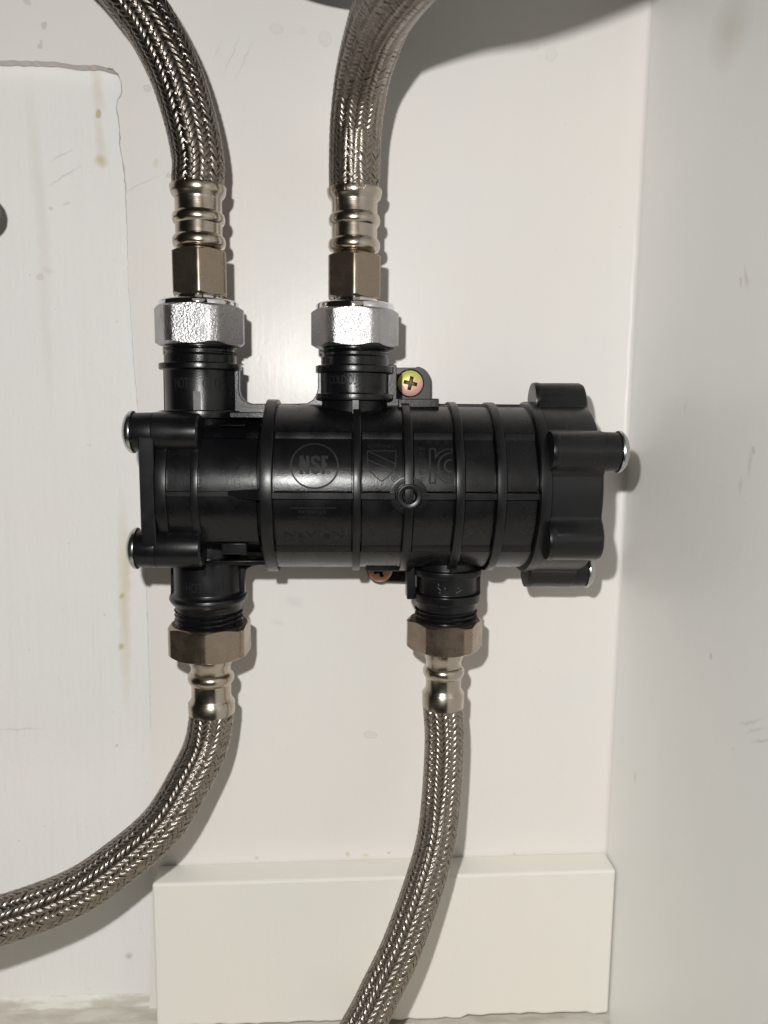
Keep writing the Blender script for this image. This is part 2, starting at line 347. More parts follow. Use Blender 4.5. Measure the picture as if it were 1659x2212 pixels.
mb.add(vs, [(i * 6 + k, i * 6 + k + 1, i * 6 + k + 7, i * 6 + k + 6) for i in range(nz) for k in range(5)])
build("caulk_bead", mb, m_back, sw, angle=80)
m_floor = wall_mat("dirty_floor_paint", (.60, .57, .50), .55, (), streak=0, bumpy=.4, dirt=.38)
mb = MB(); mb.add([(-430, REC, ZFLOOR), (XW, REC, ZFLOOR), (XW, -330, ZFLOOR), (-430, -330, ZFLOOR)], [(0, 3, 2, 1)])
structure("floor", mb, m_floor, smooth=False)
mb = MB(); vs = []; n = 70                                   # rough filler in the joint of wall and floor
for i in range(n + 1):
    x = -430 + (-91 + 430) * i / n; a, b = 3 + random.uniform(-.5, .5), 1.2 + random.uniform(-.4, .4)
    vs += [(x, REC - .05, ZFLOOR + a), (x, REC - a * .5, ZFLOOR + b), (x, REC - a - 2 - random.uniform(0, 1), ZFLOOR + .05)]
mb.add(vs, [(3 * i + k, 3 * i + 3 + k, 3 * i + 4 + k, 3 * i + 1 + k) for i in range(n) for k in range(2)])
fl = bpy.data.objects["floor"]; build("caulk_bead", mb, wall_mat("filler", (.68, .66, .60), .5, (), dirt=.5, bumpy=.4), fl, angle=60)
# board along the foot of the wall
rail_marks = [mk(760, 1853, 9, 6, 0, 'hard', (.38, .30, .18), .5, 5), mk(740, 1855, 8, 4, 0, 'hard', (.40, .36, .30), .4, 4), mk(700, 1850, 60, 8, 0, 'soft', (.55, .48, .30), .35, 3), mk(830, 3278 * .6636, 4, 3, .4, 'hard', GREY, .4, 16)]
m_rail = wall_mat("cream_board_paint", (.755, .725, .665), .4, rail_marks, streak=.03)
rt = []
for i in range(61):
    x = -89.0 + (XW - .5 + 89.0) * i / 60; rt.append((x, -290.8 + random.uniform(-.5, .5) + (1.2 if 40 < i < 58 else 0)))
mb = slab(MB(), rt + [(XW - .5, -215.6), (-89.0, -218.0)], -15.5, -.3)
tag(build("wooden_rail", mb, m_rail, smooth=False, bevel=1.1), "cream painted board fixed along the foot of the back wall", "board")

# ------------------------------------------------------------------ the valve
HA, ZA = 40.0, -31.0
V = thing("crossover_valve", (20, -HA, ZA), "black plastic ribbed valve body with four threaded ports, screwed to the cream wall", "valve")
def cyl(x, phi, r): return Vector((x, -(HA + r * math.cos(phi)), ZA + r * math.sin(phi)))
def prism(mb, rf, xs, seg=180):                              # closed outline r(phi) swept along X
    n = len(xs); vs = []; fs = []
    for x, k in xs:
        for i in range(seg):
            a = 2 * PI * i / seg; vs.append(cyl(x, a, rf(a) * k if not callable(k) else k(rf(a))))
    for j in range(n - 1):
        for i in range(seg):
            i2 = (i + 1) % seg; fs.append((j * seg + i, j * seg + i2, (j + 1) * seg + i2, (j + 1) * seg + i))
    fs += [tuple(range(seg)), tuple((n - 1) * seg + i for i in range(seg))]
    return mb.add(vs, fs)
RB, RP, RO, RR = 29.5, 30.95, 32.25, 33.75
def padded(r0, dr, a1, a2):
    def f(a):
        d = abs(math.degrees((a + PI) % (2 * PI) - PI))
        return r0 + dr * max(0, min(1, (a2 - d) / (a2 - a1)))
    return f
mb = prism(MB(), lambda a: RB if abs(math.degrees((a + PI) % (2 * PI) - PI)) < 43.6 else RO, [(-30, 1), (72, 1)], 360)
build("body_tube", mb, BLACK, V, angle=20)
def panel(x0, x1, a0, a1):                                   # raised curved pad; the end at a1 has a sloping shoulder
    n = 26; prof = [(rad(a0), RB - 1), (rad(a0), RP - .15), (rad(a0 + .4 * (1 if a1 > a0 else -1)), RP)]
    for i in range(1, n): prof.append((rad(a0 + (a1 - a0) * i / n), RP))
    sg = 1 if a1 > a0 else -1
    prof += [(rad(a1), RP), (rad(a1 + .4 * sg), RP + .08), (rad(a1 + 3.9 * sg), RO - .06), (rad(a1 + 4.4 * sg), RO - .02), (rad(a1 + 4.9 * sg), RB)]
    rows = [(x0, -.14), (x0 + .14, 0), (x1 - .14, 0), (x1, -.14)]; m_ = len(prof)
    vs = [cyl(x, a, r + (d if r > RB else 0)) for x, d in rows for a, r in prof]
    fs = [(j * m_ + i, j * m_ + i + 1, (j + 1) * m_ + i + 1, (j + 1) * m_ + i) for j in range(3) for i in range(m_ - 1)]
    fs += [tuple(range(m_)), tuple(3 * m_ + i for i in range(m_))]
    return MB().add(vs, fs)
for x0, x1 in ((-26.2, 1.75), (5.45, 20.25), (24.35, 38.95), (43.05, 53.95), (58.25, 69.75)):
    build("panel", panel(x0, x1, 2.1, 39.3), BLACK, V, angle=25); build("panel", panel(x0, x1, -3.5, -39.3), BLACK, V, angle=25)
def ringrib(x0, x1, r, rin=24): return lathe(MB(), (0, -HA, ZA), (1, 0, 0), [(x0, rin), (x0, r), (x1, r), (x1, rin)], 120, .45)
for x0, x1, r in ((-31.0, -26.7, RR + .3), (2.2, 5.0, RR), (20.7, 23.9, RR), (39.4, 42.6, RR), (54.4, 57.8, RR), (70.2, 74.2, RR + .4)):
    build("rib", ringrib(x0, x1, r), BLACKM, V)
def axial(x0, x1, phi, wd, r0, r1):
    mb = MB(); c, s = math.cos(phi), math.sin(phi); vs = []
    for x in (x0, x1):
        for r, t in ((r0, -wd / 2), (r1, -wd / 2), (r1, wd / 2), (r0, wd / 2)):
            vs.append((x, -(HA + r * c - t * s), ZA + r * s + t * c))
    return mb.add(vs, [(0, 1, 2, 3), (7, 6, 5, 4), (0, 4, 5, 1), (1, 5, 6, 2), (2, 6, 7, 3)])
for x0, x1 in ((-26.9, 2.4), (4.8, 17.5), (26.2, 39.6), (42.4, 54.6), (57.6, 70.4)):
    build("rib", axial(x0, x1, -.012, 2.5, 28, RP + 1.3), BLACKM, V, bevel=.25)
# grooves beside the long rib: shallow pads stop short of it, so the joint reads as a dark line
# moulding boss on the front
fx = at(883, 1072, HA + RP).x
mb = MB(); lathe(mb, (fx, -(HA + RP - 2), ZA - .3), (0, -1, 0), [(0, 4.5), (4.9, 4.5), (5.1, 4.1), (4.9, 2.7), (3.4, 2.3), (3.4, .01)], 48, .2)
bo = build("moulded_boss", mb, BLACKM, V)
mb = MB(); lathe(mb, (fx, -(HA + RP - 2), ZA - .3), (0, -1, 0), [(0, 1.5), (4.5, 1.45), (4.6, 1.2), (4.1, .9), (4.1, .01)], 24, .1); build("pin", mb, BLACKM, bo)
mb = MB(); lathe(mb, (fx, -(HA + RP - 2), ZA - .3), (0, -1, 0), [(0, 6.9), (2.02, 6.9), (2.08, 6.6), (2.0, 4.6)], 48); build("boss_pad", mb, BLACK, bo)

# neck and left flange
mb = prism(MB(), padded(26.6, 1.3, 44, 47), [(-74, 1), (-33, 1)], 200); build("neck_tube", mb, BLACK, V, angle=20)
mb = lathe(MB(), (0, -HA, ZA), (1, 0, 0), [(-33.4, 20), (-33.2, 24), (-30, 24.3)], 96); build("neck_groove", mb, BLACKM, V)
for x0, x1, r in ((-69.0, -65.0, 29.6), (-56.4, -53.6, 29.2)):
    build("rib", ringrib(x0, x1, r, 22), BLACKM, V)
build("rib", axial(-68, -31, -.01, 2.0, 24, 29.0), BLACKM, V, bevel=.25)
mb = MB(); mb.add([cyl(x, t / r, r) for x, r, t in ((-43, 29, -.9), (-43, 29, .9), (-31, 33, 2), (-31, 33, -2), (-43, 26, -.9), (-43, 26, .9), (-31, 26, 2), (-31, 26, -2))],
    [(0, 1, 2, 3), (4, 5, 1, 0), (3, 2, 6, 7), (1, 5, 6, 2), (0, 3, 7, 4), (4, 7, 6, 5)]); build("gusset", mb, BLACKM, V, smooth=False, bevel=.2)
def lobed(r0, angs, rc, rl):
    def f(a):
        best = r0
        for t in angs:
            d = a - rad(t); k = rl * rl - (rc * math.sin(d)) ** 2
            if k > 0 and math.cos(d) > 0: best = max(best, rc * math.cos(d) + math.sqrt(k))
        return best
    return f
LA = (45, 135, 225, 315); lf = lobed(28.6, LA, 30.4, 7.1)
def rsq(a):                                                 # square plate with rounded corners
    h_, rc = 28.4, 7.0; c, s_ = abs(math.cos(a)), abs(math.sin(a)); q = h_ - rc
    if h_ * s_ / max(c, 1e-6) <= q: return h_ / c
    if h_ * c / max(s_, 1e-6) <= q: return h_ / s_
    b = q * (c + s_); return b + math.sqrt(max(0, b * b - 2 * q * q + rc * rc))
mb = prism(MB(), rsq, [(-74.4, .985), (-74.0, 1), (-69.4, 1), (-69.1, .99)], 240); build("end_flange", mb, BLACKM, V, angle=28)
for t in LA:
    y, z = -(HA + 30.4 * math.cos(rad(t))), ZA + 30.4 * math.sin(rad(t))
    mb = lathe(MB(), (0, y, z), (1, 0, 0), [(-77.4, .01), (-77.4, 7.0), (-70.1, 7.2), (-70.0, 6.9), (-69.9, 7.3), (-54.2, 7.05), (-53.4, 6.4), (-53.2, .01)], 48, .25)
    bs = build("screw_boss", mb, BLACKM, V)
    # web that ties the boss to the neck
    mb = lathe(MB(), (0, y, z), (1, 0, 0), [(-81.3, .01), (-81.2, 2.2), (-80.7, 4.6), (-79.8, 6.5), (-78.8, 7.5), (-78.0, 7.8), (-77.45, 7.7), (-77.45, .01)], 40)
    build("bolt", mb, ZINC, V)
for t, z0, z1 in ((52, -7.2, -6.6), (-50, -55.4, -50.8)):    # small moulded clips on the neck
    p = cyl(0, rad(t), 27.5)
    mb = box(MB(), (-47.3, p.y - 1.6, z0), (-37.6, p.y + 6, z1)); build("clip", mb, BLACKM, V, bevel=.5)
# saddles where the left ports grow out of the neck
# right end cap: six lobes, three of them carrying bolts
CA = (28, 88, 148, 208, 268, 331); cf0 = lobed(33.9, CA, 34.2, 7.5)
tab = [cf0(2 * PI * i / 720) for i in range(720)]            # hollow fillets where the lobes run into the cap
tab = [tab[i] if tab[i] > 38.5 else max(tab[i], sum(tab[(i + k) % 720] for k in range(-6, 7)) / 13) for i in range(720)]
def cf(a): return tab[int(round(a / (2 * PI) * 720)) % 720]
mb = prism(MB(), cf, [(74.0, .985), (74.4, .995), (91.6, 1), (93.0, .985), (93.7, .94)], 300); build("end_cap", mb, BLACKM, V, angle=30)
for i, t in enumerate(CA):
    y, z = -(HA + 34.2 * math.cos(rad(t))), ZA + 34.2 * math.sin(rad(t))
    if i % 2 == 0 and i != 1 and t != 268 or t == 268:
        mb = lathe(MB(), (0, y, z), (1, 0, 0), [(91.6, .01), (91.6, 7.3), (98.2, 7.1), (98.3, .01)], 44, .3); build("screw_boss", mb, BLACKM, V)
        mb = lathe(MB(), (0, y, z), (1, 0, 0), [(98.35, .01), (98.35, 7.6), (98.9, 7.8), (99.8, 7.4), (100.8, 6.3), (101.6, 4.4), (102.0, 2.2), (102.1, .01)], 40); build("bolt", mb, ZINC, V)
    if t in (88, 28, 331, 268):
        mb = lathe(MB(), (0, y, z), (1, 0, 0), [(73.2, .01), (73.2, 3.4), (73.3, 7.3), (74.6, 7.62), (76, 7.4)], 44); build("boss_rim", mb, BLACKM, V)

# ports -------------------------------------------------------------------------------------------------
def port_surface(x0, r): return lambda a, b, t: Vector((x0 + (r + t) * math.sin(a / r), -(HA + (r + t) * math.cos(a / r)), b))
def zf(u, v, r): return at(u, v, HA + r).z
def webpl(pts, y0=-2.2, y1=2.2, nm="web_plate"):
    mb = slab(MB(), [(at(u, v, HA).x, at(u, v, HA).z) for u, v in pts], -HA + y0, -HA + y1); return build(nm, mb, BLACKG, V, smooth=False, bevel=.3)
# port 1: hot out
xp1 = -57.0; R1 = 13.7
Z = lambda v, r=R1: zf(433, v, r)
prof = [(ZA + 8, 12), (Z(904), 12.6), (Z(903), R1 + 1.6), (Z(887), R1 + 1.6), (Z(886.5), R1), (Z(797), R1), (Z(796.5), R1 + 1.0), (Z(796), R1 + 2.0), (Z(782.5), R1 + 2.0), (Z(781.5), R1), (Z(764), R1), (Z(761), R1 - .7), (Z(730), R1 - .7), (Z(700), R1 - .8)]
mb = lathe(MB(), (xp1, -HA, 0), (0, 0, 1), prof, 80, .3); p1 = build("port", mb, BLACK, V)
mb = thread(MB(), (xp1, -HA, 0), (0, 0, 1), R1 - .9, 1.35, 1.9, Z(757), Z(715)); build("thread", mb, BLACKM, p1)
f1 = port_surface(xp1, R1); mb = MB(); zc = Z(828.5)
letters(mb, "HOT", -5.0, zc, 5.6, f1, .26, .50); letters(mb, "OUT", 6.9, zc, 5.6, f1, .26, .66)
build("lettering", mb, EMBL, p1, smooth=False)
mb = MB(); stroke(mb, [(1.0, Z(886)), (1.0, Z(845))], 2.5, f1, .7); build("key_rib", mb, BLACKM, p1, angle=25)
# port 2: cold out
xp2 = 2.9; R2 = 13.4
Z = lambda v, r=R2: zf(766, v, r)
prof = [(ZA + 8, 12.8), (Z(865), R2 - .4), (Z(864), R2 + 1.9), (Z(850), R2 + 1.9), (Z(849), R2), (Z(804), R2), (Z(803), R2 + 1.9), (Z(788), R2 + 1.9), (Z(786.5), R2 - .2), (Z(768), R2 - .2), (Z(765), R2 - .8), (Z(735), R2 - .8), (Z(705), R2 - .9)]
mb = lathe(MB(), (xp2, -HA, 0), (0, 0, 1), prof, 80, .3); p2 = build("port", mb, BLACK, V)
mb = thread(MB(), (xp2, -HA, 0), (0, 0, 1), R2 - .95, 1.35, 1.9, Z(760), Z(718)); build("thread", mb, BLACKM, p2)
f2 = port_surface(xp2, R2); mb = MB(); zc = Z(821)
letters(mb, "COLD", -7.0, zc, 4.6, f2, .26, .60); letters(mb, "OUT", -.3, zc, 5.6, f2, .26, .38); letters(mb, "CLOSED", 7.4, Z(836), 2.3, f2, .14, .9)
stroke(mb, [(.2, Z(837)), (3.0, Z(828))], .4, f2, .16); build("lettering", mb, EMBL, p2, smooth=False)
mb = box(MB(), (xp2 - 1.2, -(HA + R2 + .9), ZA + 24), (xp2 + 1.7, -(HA + R2 - 4), Z(860))); build("key_rib", mb, BLACKM, p2, bevel=.3)
# port 3: hot in
xp3 = -55.8; R3 = 13.5
Z = lambda v, r=R3: zf(448, v, r)
prof = [(ZA - 8, 12), (Z(1224), R3), (Z(1291), R3), (Z(1297), R3 + .6), (Z(1300), R3 + 1.7), (Z(1308), R3 + 2.0), (Z(1318), R3 + .9), (Z(1320), R3 - .3), (Z(1334), R3 - .4), (Z(1336), R3 - 1.0), (Z(1375), R3 - 1.0), (Z(1400), R3 - 1.2)]
mb = lathe(MB(), (xp3, -HA, 0), (0, 0, 1), prof, 80, .3); p3 = build("port", mb, BLACKM, V)
mb = thread(MB(), (xp3, -HA, 0), (0, 0, 1), R3 - 1.0, 1.4, 1.9, Z(1385), Z(1334)); build("thread", mb, BLACKM, p3)
f3 = port_surface(xp3, R3); mb = MB(); zc = Z(1272)
letters(mb, "HOT", -3.3, zc, 5.4, f3, .26, .62); letters(mb, "IN", 7.0, zc, 5.4, f3, .26, .62); build("lettering", mb, EMBL, p3, smooth=False)
mb = MB(); stroke(mb, [(.4, Z(1215)), (.4, Z(1243))], 2.4, f3, .7); build("key_rib", mb, BLACKM, p3, angle=25)
# port 4
xp4 = 41.0; R4 = 12.4
Z = lambda v, r=R4: zf(965, v, r)
prof = [(ZA - 8, 12.0), (Z(1237), R4 - .2), (Z(1238), R4 + 1.6), (Z(1252), R4 + 1.6), (Z(1253.5), R4), (Z(1290), R4), (Z(1291.5), R4 + 1.6), (Z(1310), R4 + 1.5), (Z(1312), R4 - .1), (Z(1327), R4 - .1), (Z(1330), R4 - .6), (Z(1365), R4 - .8), (Z(1390), R4 - 1)]
mb = lathe(MB(), (xp4, -HA, 0), (0, 0, 1), prof, 80, .3); p4 = build("port", mb, BLACKM, V)
mb = thread(MB(), (xp4, -HA, 0), (0, 0, 1), R4 - .8, 1.5, 1.9, Z(1378), Z(1330)); build("thread", mb, BLACKM, p4)
mb = MB(); f4 = port_surface(xp4, R4)
for a, b, c, d in ((-5.2, 1270, -4.0, 1276), (-5.0, 1262, -4.6, 1266), (-2.6, 1270, -2.0, 1273), (2.2, 1282, 4.4, 1276), (3.0, 1270, 3.4, 1272), (-4.6, 1281, -4.0, 1283)):
    stroke(mb, [(a, Z(b)), (c, Z(d))], .22, f4, .05)
sm, nt_, b_ = new_mat("scuffed_plastic"); b_.inputs["Base Color"].default_value = (.14, .13, .11, 1); b_.inputs["Roughness"].default_value = .6
build("scuff", mb, sm, p4, smooth=False)["kind"] = "stuff"
mb = box(MB(), (xp4 - .5, -(HA + R4 + .6), Z(1250)), (xp4 + 2.4, -(HA + R4 - 4), ZA - 26)); build("key_rib", mb, BLACKM, p4, bevel=.3)

# web plates in the parting plane
webpl([(355, 792), (364, 792), (364, 892), (357, 892)])
webpl([(500, 790), (517.5, 790), (517.5, 842), (521, 856), (531, 867), (545, 872), (640, 872), (664, 871), (676, 864), (684, 853), (687, 840), (687, 789), (700, 789), (700, 905), (500, 905)])
webpl([(830, 789), (856, 789), (856, 861), (944, 861), (944, 872), (1160, 874), (1160, 905), (830, 905)])
webpl([(858, 862), (944, 862), (944, 880), (858, 880)], -7, 3)
webpl([(371, 1200), (383, 1200), (384, 1292), (371, 1284)])
webpl([(510, 1200), (560, 1200), (560, 1219), (546, 1221), (536, 1226), (530, 1236), (530, 1290), (518, 1292), (505, 1292)])
webpl([(878, 1200), (896, 1200), (896, 1291), (878, 1291)], -3, 6)
webpl([(1022, 1200), (1036, 1200), (1036, 1286), (1022, 1286)])
webpl([(880, 1205), (1130, 1205), (1130, 1214), (880, 1214)])
# shelves above and below the neck
za, zb = at(450, 889, HA).z, at(450, 901, HA).z
mb = box(MB(), (-44, -HA - 14.4, zb), (-30.5, -HA + 4, za)); build("web_plate", mb, BLACK, V, bevel=.3)
za, zb = at(600, 1211, HA + 14.6).z, at(600, 1221, HA + 14.6).z
mb = box(MB(), (-55.5, -HA - 14.6, zb), (-30.5, -HA + 4, za)); build("web_plate", mb, BLACK, V, bevel=.3)

# fixing ears against the wall
def ear(pts, hole, y0, y1):
    bm = bmesh.new(); vs = [bm.verts.new((x, 0, z)) for x, z in pts]; es = [bm.edges.new((vs[i], vs[(i + 1) % len(vs)])) for i in range(len(vs))]
    hv = [bm.verts.new((hole.x + 5.9 * math.cos(2 * PI * k / 32), 0, hole.z + 5.9 * math.sin(2 * PI * k / 32))) for k in range(32)]
    es += [bm.edges.new((hv[k], hv[(k + 1) % 32])) for k in range(32)]
    bmesh.ops.triangle_fill(bm, edges=es, use_beauty=True)
    bm.verts.index_update(); P = [v.co.copy() for v in bm.verts]; Fc = [tuple(v.index for v in f.verts) for f in bm.faces]; n = len(P); mb = MB()
    mb.add([(p.x, y0, p.z) for p in P] + [(p.x, y1, p.z) for p in P], Fc + [tuple(i + n for i in reversed(f)) for f in Fc])
    no = len(pts); mb.f += [(i, (i + 1) % no, (i + 1) % no + n, i + n) for i in range(no)]
    mb.f += [(no + k, no + (k + 1) % 32, no + (k + 1) % 32 + n, no + k + n) for k in range(32)]
    lathe(mb, (hole.x, y1 - .1, hole.z), (0, -1, 0), [(0, 5.95), (2.2, 5.85)], 32); bm.free()
    return mb
HE = 9.0
def earpts(L): return [(at(u, v, HE).x, at(u, v, HE).z) for u, v in L]
s1 = at(886, 828, HE); c = at(897, 826, HE)
pts = earpts([(850, 885), (850, 794), (897, 794)]) + [(c.x + 6.9 * math.cos(rad(t)), c.z + 6.9 * math.sin(rad(t))) for t in range(80, -1, -10)] + earpts([(931, 885)])
build("fixing_ear", ear(pts, s1, -HE, -2), BLACKM, V, smooth=False, bevel=.25)
s2 = at(821, 1231, HE); c = at(824, 1222, HE)
pts = earpts([(788, 1180)]) + [(c.x + 7.2 * math.cos(rad(t)), c.z + 7.2 * math.sin(rad(t))) for t in range(180, 271, 10)] + earpts([(884, 1258), (884, 1180)])
build("fixing_ear", ear(pts, s2, -HE, -2), BLACKM, V, smooth=False, bevel=.25)
for x0, x1, z0, z1 in ((14, 33, -8, -1), (8, 34, -66, -56)):       # stand-offs from the ears up to the body
    mb = box(MB(), (x0, -HA, z0), (x1, -HE + 3, z1)); build("stand_off", mb, BLACKM, V, bevel=.4)
mb = box(MB(), (at(792, 0, HA).x + 1, -HA - 8, at(800, 1224, HA).z), (at(872, 0, HA).x, -HA + 6, at(800, 1212, HA).z)); build("stand_off", mb, BLACK, V, bevel=.3)

def screw(name, p, ang, mat, mslot, label):
    T = thing(name, p, label, "screw", "cross head fixing screws")
    r = 5.5; bm = bmesh.new(); n = 48; y = p.y - 1.4
    cw, cl = .8, 3.0; cr = [(cw, cw), (cw, cl), (-cw, cl), (-cw, cw), (-cl, cw), (-cl, -cw), (-cw, -cw), (-cw, -cl), (cw, -cl), (cw, -cw), (cl, -cw), (cl, cw)]
    ov = [bm.verts.new((4.6 * math.cos(2 * PI * k / n), 0, 4.6 * math.sin(2 * PI * k / n))) for k in range(n)]
    iv = [bm.verts.new((a * math.cos(ang) - b * math.sin(ang), 0, a * math.sin(ang) + b * math.cos(ang))) for a, b in cr]
    es = [bm.edges.new((ov[k], ov[(k + 1) % n])) for k in range(n)] + [bm.edges.new((iv[k], iv[(k + 1) % 12])) for k in range(12)]
    bmesh.ops.triangle_fill(bm, edges=es, use_beauty=True); bm.verts.index_update()
    mb = MB(); mb.add([(v.co.x + p.x, y - .5 * (1 - (v.co.length / 4.6) ** 2), v.co.z + p.z) for v in bm.verts], [tuple(v.index for v in f.verts) for f in bm.faces]); bm.free()
    vs = [(r * math.cos(2 * PI * k / n) + p.x, y + .8, r * math.sin(2 * PI * k / n) + p.z) for k in range(n)] + [(r * math.cos(2 * PI * k / n) + p.x, y + 2.0, r * math.sin(2 * PI * k / n) + p.z) for k in range(n)]
    o = len(mb.v); mb.v += [Vector(q) for q in vs]; mb.f += [(k, (k + 1) % n, o + (k + 1) % n, o + k) for k in range(n)] + [(o + k, o + (k + 1) % n, o + n + (k + 1) % n, o + n + k) for k in range(n)]
    build("head", mb, mat, T, angle=40)
    mb = MB(); top = [v for v in iv] if False else None
    w3 = [(a * math.cos(ang) - b * math.sin(ang) + p.x, a * math.sin(ang) + b * math.cos(ang) + p.z) for a, b in cr]
    w2 = [(.62 * (x - p.x) + p.x, .62 * (z - p.z) + p.z) for x, z in w3]
    mb.add([(x, y - .25, z) for x, z in w3] + [(x, y + 1.5, z) for x, z in w2] , [(k, (k + 1) % 12, (k + 1) % 12 + 12, k + 12) for k in range(12)] + [tuple(range(12, 24))])
    build("cross_recess", mb, mslot, T, smooth=False)
    mb = lathe(MB(), (p.x, 0, p.z), (0, -1, 0), [(-6, 1.8), (HE - .5, 2.2)], 20); build("shank", mb, mat, T)
SLOT = screw_mat("shaded_slot", (.10, .075, .012), (.05, .032, .01), .5); SLOTD = screw_mat("dark_slot", (.04, .02, .015), (.02, .012, .01), .6)  # shade inside the cross recesses put into the colour, much darker than the heads
screw("wall_screw", s1, rad(-12), YZINC, SLOT, "yellow and pink plated cross head screw in the upper ear beside the cold outlet")
screw("wall_screw", s2, rad(18), RZINC, SLOTD, "reddish brown cross head screw half hidden under the valve body in the lower ear")

# emblems and writing on the front of the body
def SB(x, y, t): return cyl(x, y / RP, RP + t)
def sb(u, v):                                               # where a measured sight line meets the front of the body
    h = HA + RP
    for _ in range(12):
        p = at(u, v, h); dz = max(-.98, min(.98, (p.z - ZA) / RP)); h = HA + RP * math.sqrt(1 - dz * dz)
    return p.x, RP * math.asin(dz)
def px(u0, v0, k, pts):                                     # pixels of a close view to surface millimetres about (u0, v0)
    return [sb(u0 + a * k, v0 + b * k) for a, b in pts]
E1 = MB(); k = .10398; u0, v0 = 597.2, 929.0               # ring mark with three letters
stroke(E1, px(u0, v0, k, arc(790, 750, 490, 0, 360, 64, 458))[:-1], .62, SB, .24, True)
for L, wd in (([(515, 915), (515, 535)], 1.25), ([(650, 915), (650, 535)], 1.25), ([(520, 545), (645, 905)], 1.3), ([(975, 915), (975, 535)], 1.35), ([(975, 570), (1075, 570)], 1.1), ([(975, 725), (1050, 725)], 1.1),
              ([(882, 640), (870, 585), (815, 562), (755, 585), (745, 640), (770, 690), (840, 735), (880, 790), (872, 855), (812, 885), (755, 862), (740, 800)], 1.2)):
    stroke(E1, px(u0, v0, k, L), wd, SB, .24)
stroke(E1, px(u0, v0, k, arc(1080, 880, 30, 0, 360, 16))[:-1], .28, SB, .2, True)
build("emblem", E1, EMBL, V, smooth=False)
E2 = MB(); k = .144; u0, v0 = 769.8, 929.0                  # shield mark
stroke(E2, px(u0, v0, k, [(165, 315), (590, 315), (590, 500), (575, 570), (540, 630), (480, 695), (380, 770), (285, 695), (215, 625), (180, 560), (165, 460)]), .4, SB, .2, True)
stroke(E2, px(u0, v0, k, [(165, 315), (590, 510)]), .35, SB, .18); stroke(E2, px(u0, v0, k, [(165, 445), (555, 610)]), .35, SB, .18)
c = sb(u0 + 380 * k, v0 + 245 * k); letters(E2, "COMPONENT", c[0], c[1], 1.75, SB, .18, .92)
c = sb(u0 + 572 * k, v0 + 728 * k); letters(E2, "R", c[0], c[1], 1.6, SB, .2, 1, 0, .03); stroke(E2, arc(c[0], c[1], 1.12, 0, 360, 24)[:-1], .22, SB, .2, True)
build("emblem", E2, EMBL, V, smooth=False)
E3 = MB()                                                   # certification mark right of the third rib
L = [(1100, 285), (1185, 285), (1185, 420), (1230, 350), (1320, 300), (1430, 285), (1430, 345), (1340, 365), (1270, 410), (1235, 480), (1228, 545), (1240, 620), (1290, 690), (1360, 730), (1440, 745), (1440, 800), (1330, 785), (1250, 730), (1185, 640), (1185, 795), (1100, 795)]
stroke(E3, px(u0, v0, k, L), .62, SB, .2, True)
stroke(E3, px(u0, v0, k, [(1440, 450), (1380, 450), (1335, 490), (1320, 540), (1335, 590), (1380, 625), (1440, 630)]), .62, SB, .2)
for i, ch in enumerate("수도용"):
    c = sb(u0 + (1095 + i * 125) * k, v0 + 192 * k); letters(E3, ch, c[0], c[1], 2.3, SB, .18)
for i, ch in enumerate("위생안전기준"):
    c = sb(u0 + 985 * k, v0 + (740 - i * 92) * k); letters(E3, ch, c[0], c[1], 2.3, SB, .18, 1, PI / 2)
build("emblem", E3, EMBL, V, smooth=False)
E4 = MB(); k = .112; u0, v0 = 597.2, 1075.0                 # rating lines and maker's name
for y in (200, 445): stroke(E4, px(u0, v0, k, [(250, y), (1150, y)]), .22, SB, .12)
c = sb(u0 + 700 * k, v0 + 280 * k); letters(E4, "PATENT U.S.", c[0], c[1], 1.7, SB, .16, 1.1)
c = sb(u0 + 700 * k, v0 + 385 * k); letters(E4, "NSF/ANSI 61", c[0], c[1], 1.8, SB, .16, 1.15)
c = sb(u0 + 725 * k, v0 + 725 * k); letters(E4, "NaVIeN", c[0], c[1], 4.6, SB, .22, 1.38, 0, 0, 1.1)
k = .096; u0, v0 = 822.9, 1061.8
stroke(E4, px(u0, v0, k, [(360, 780), (520, 780)]), .16, SB, .08); stroke(E4, px(u0, v0, k, [(720, 780), (960, 780), (1030, 795), (1085, 830)]), .16, SB, .08)
build("lettering", E4, EMBL, V, smooth=False)

# ------------------------------------------------------------------ plated adapters on the two upper ports
def adapter(x, u, vs, th, label):
    T = thing("hex_adapter", (x, -HA, zf(u, vs[0], 16)), label, "pipe fitting", "plated hex adapters on the upper ports")
    zb, zt, zr, zn = zf(u, vs[0], 16), zf(u, vs[1], 16), zf(u, vs[2], 14), zf(u, vs[3], 8)
    mb = hexnut(MB(), (x, -HA, zb), (0, 0, 1), zt - zb, 15.6, True, th, 1.0); build("hex_nut", mb, CHROME, T, angle=24)
    mb = lathe(MB(), (x, -HA, 0), (0, 0, 1), [(zt - .2, 10), (zt - .1, 15.2), (zr - .5, 15.2), (zr, 14.6), (zr, 8.8), (zn + 3, 8.7)], 64, .3); build("collar", mb, CHROMES, T)
    return T
adapter(xp1, 433, (741, 652, 641, 626), rad(62), "plated hex adapter on the outlet beside the left flange bolts")
adapter(xp2, 766, (745, 660, 647, 631), rad(64), "brightly lit plated hex adapter on the outlet next to the yellow screw")

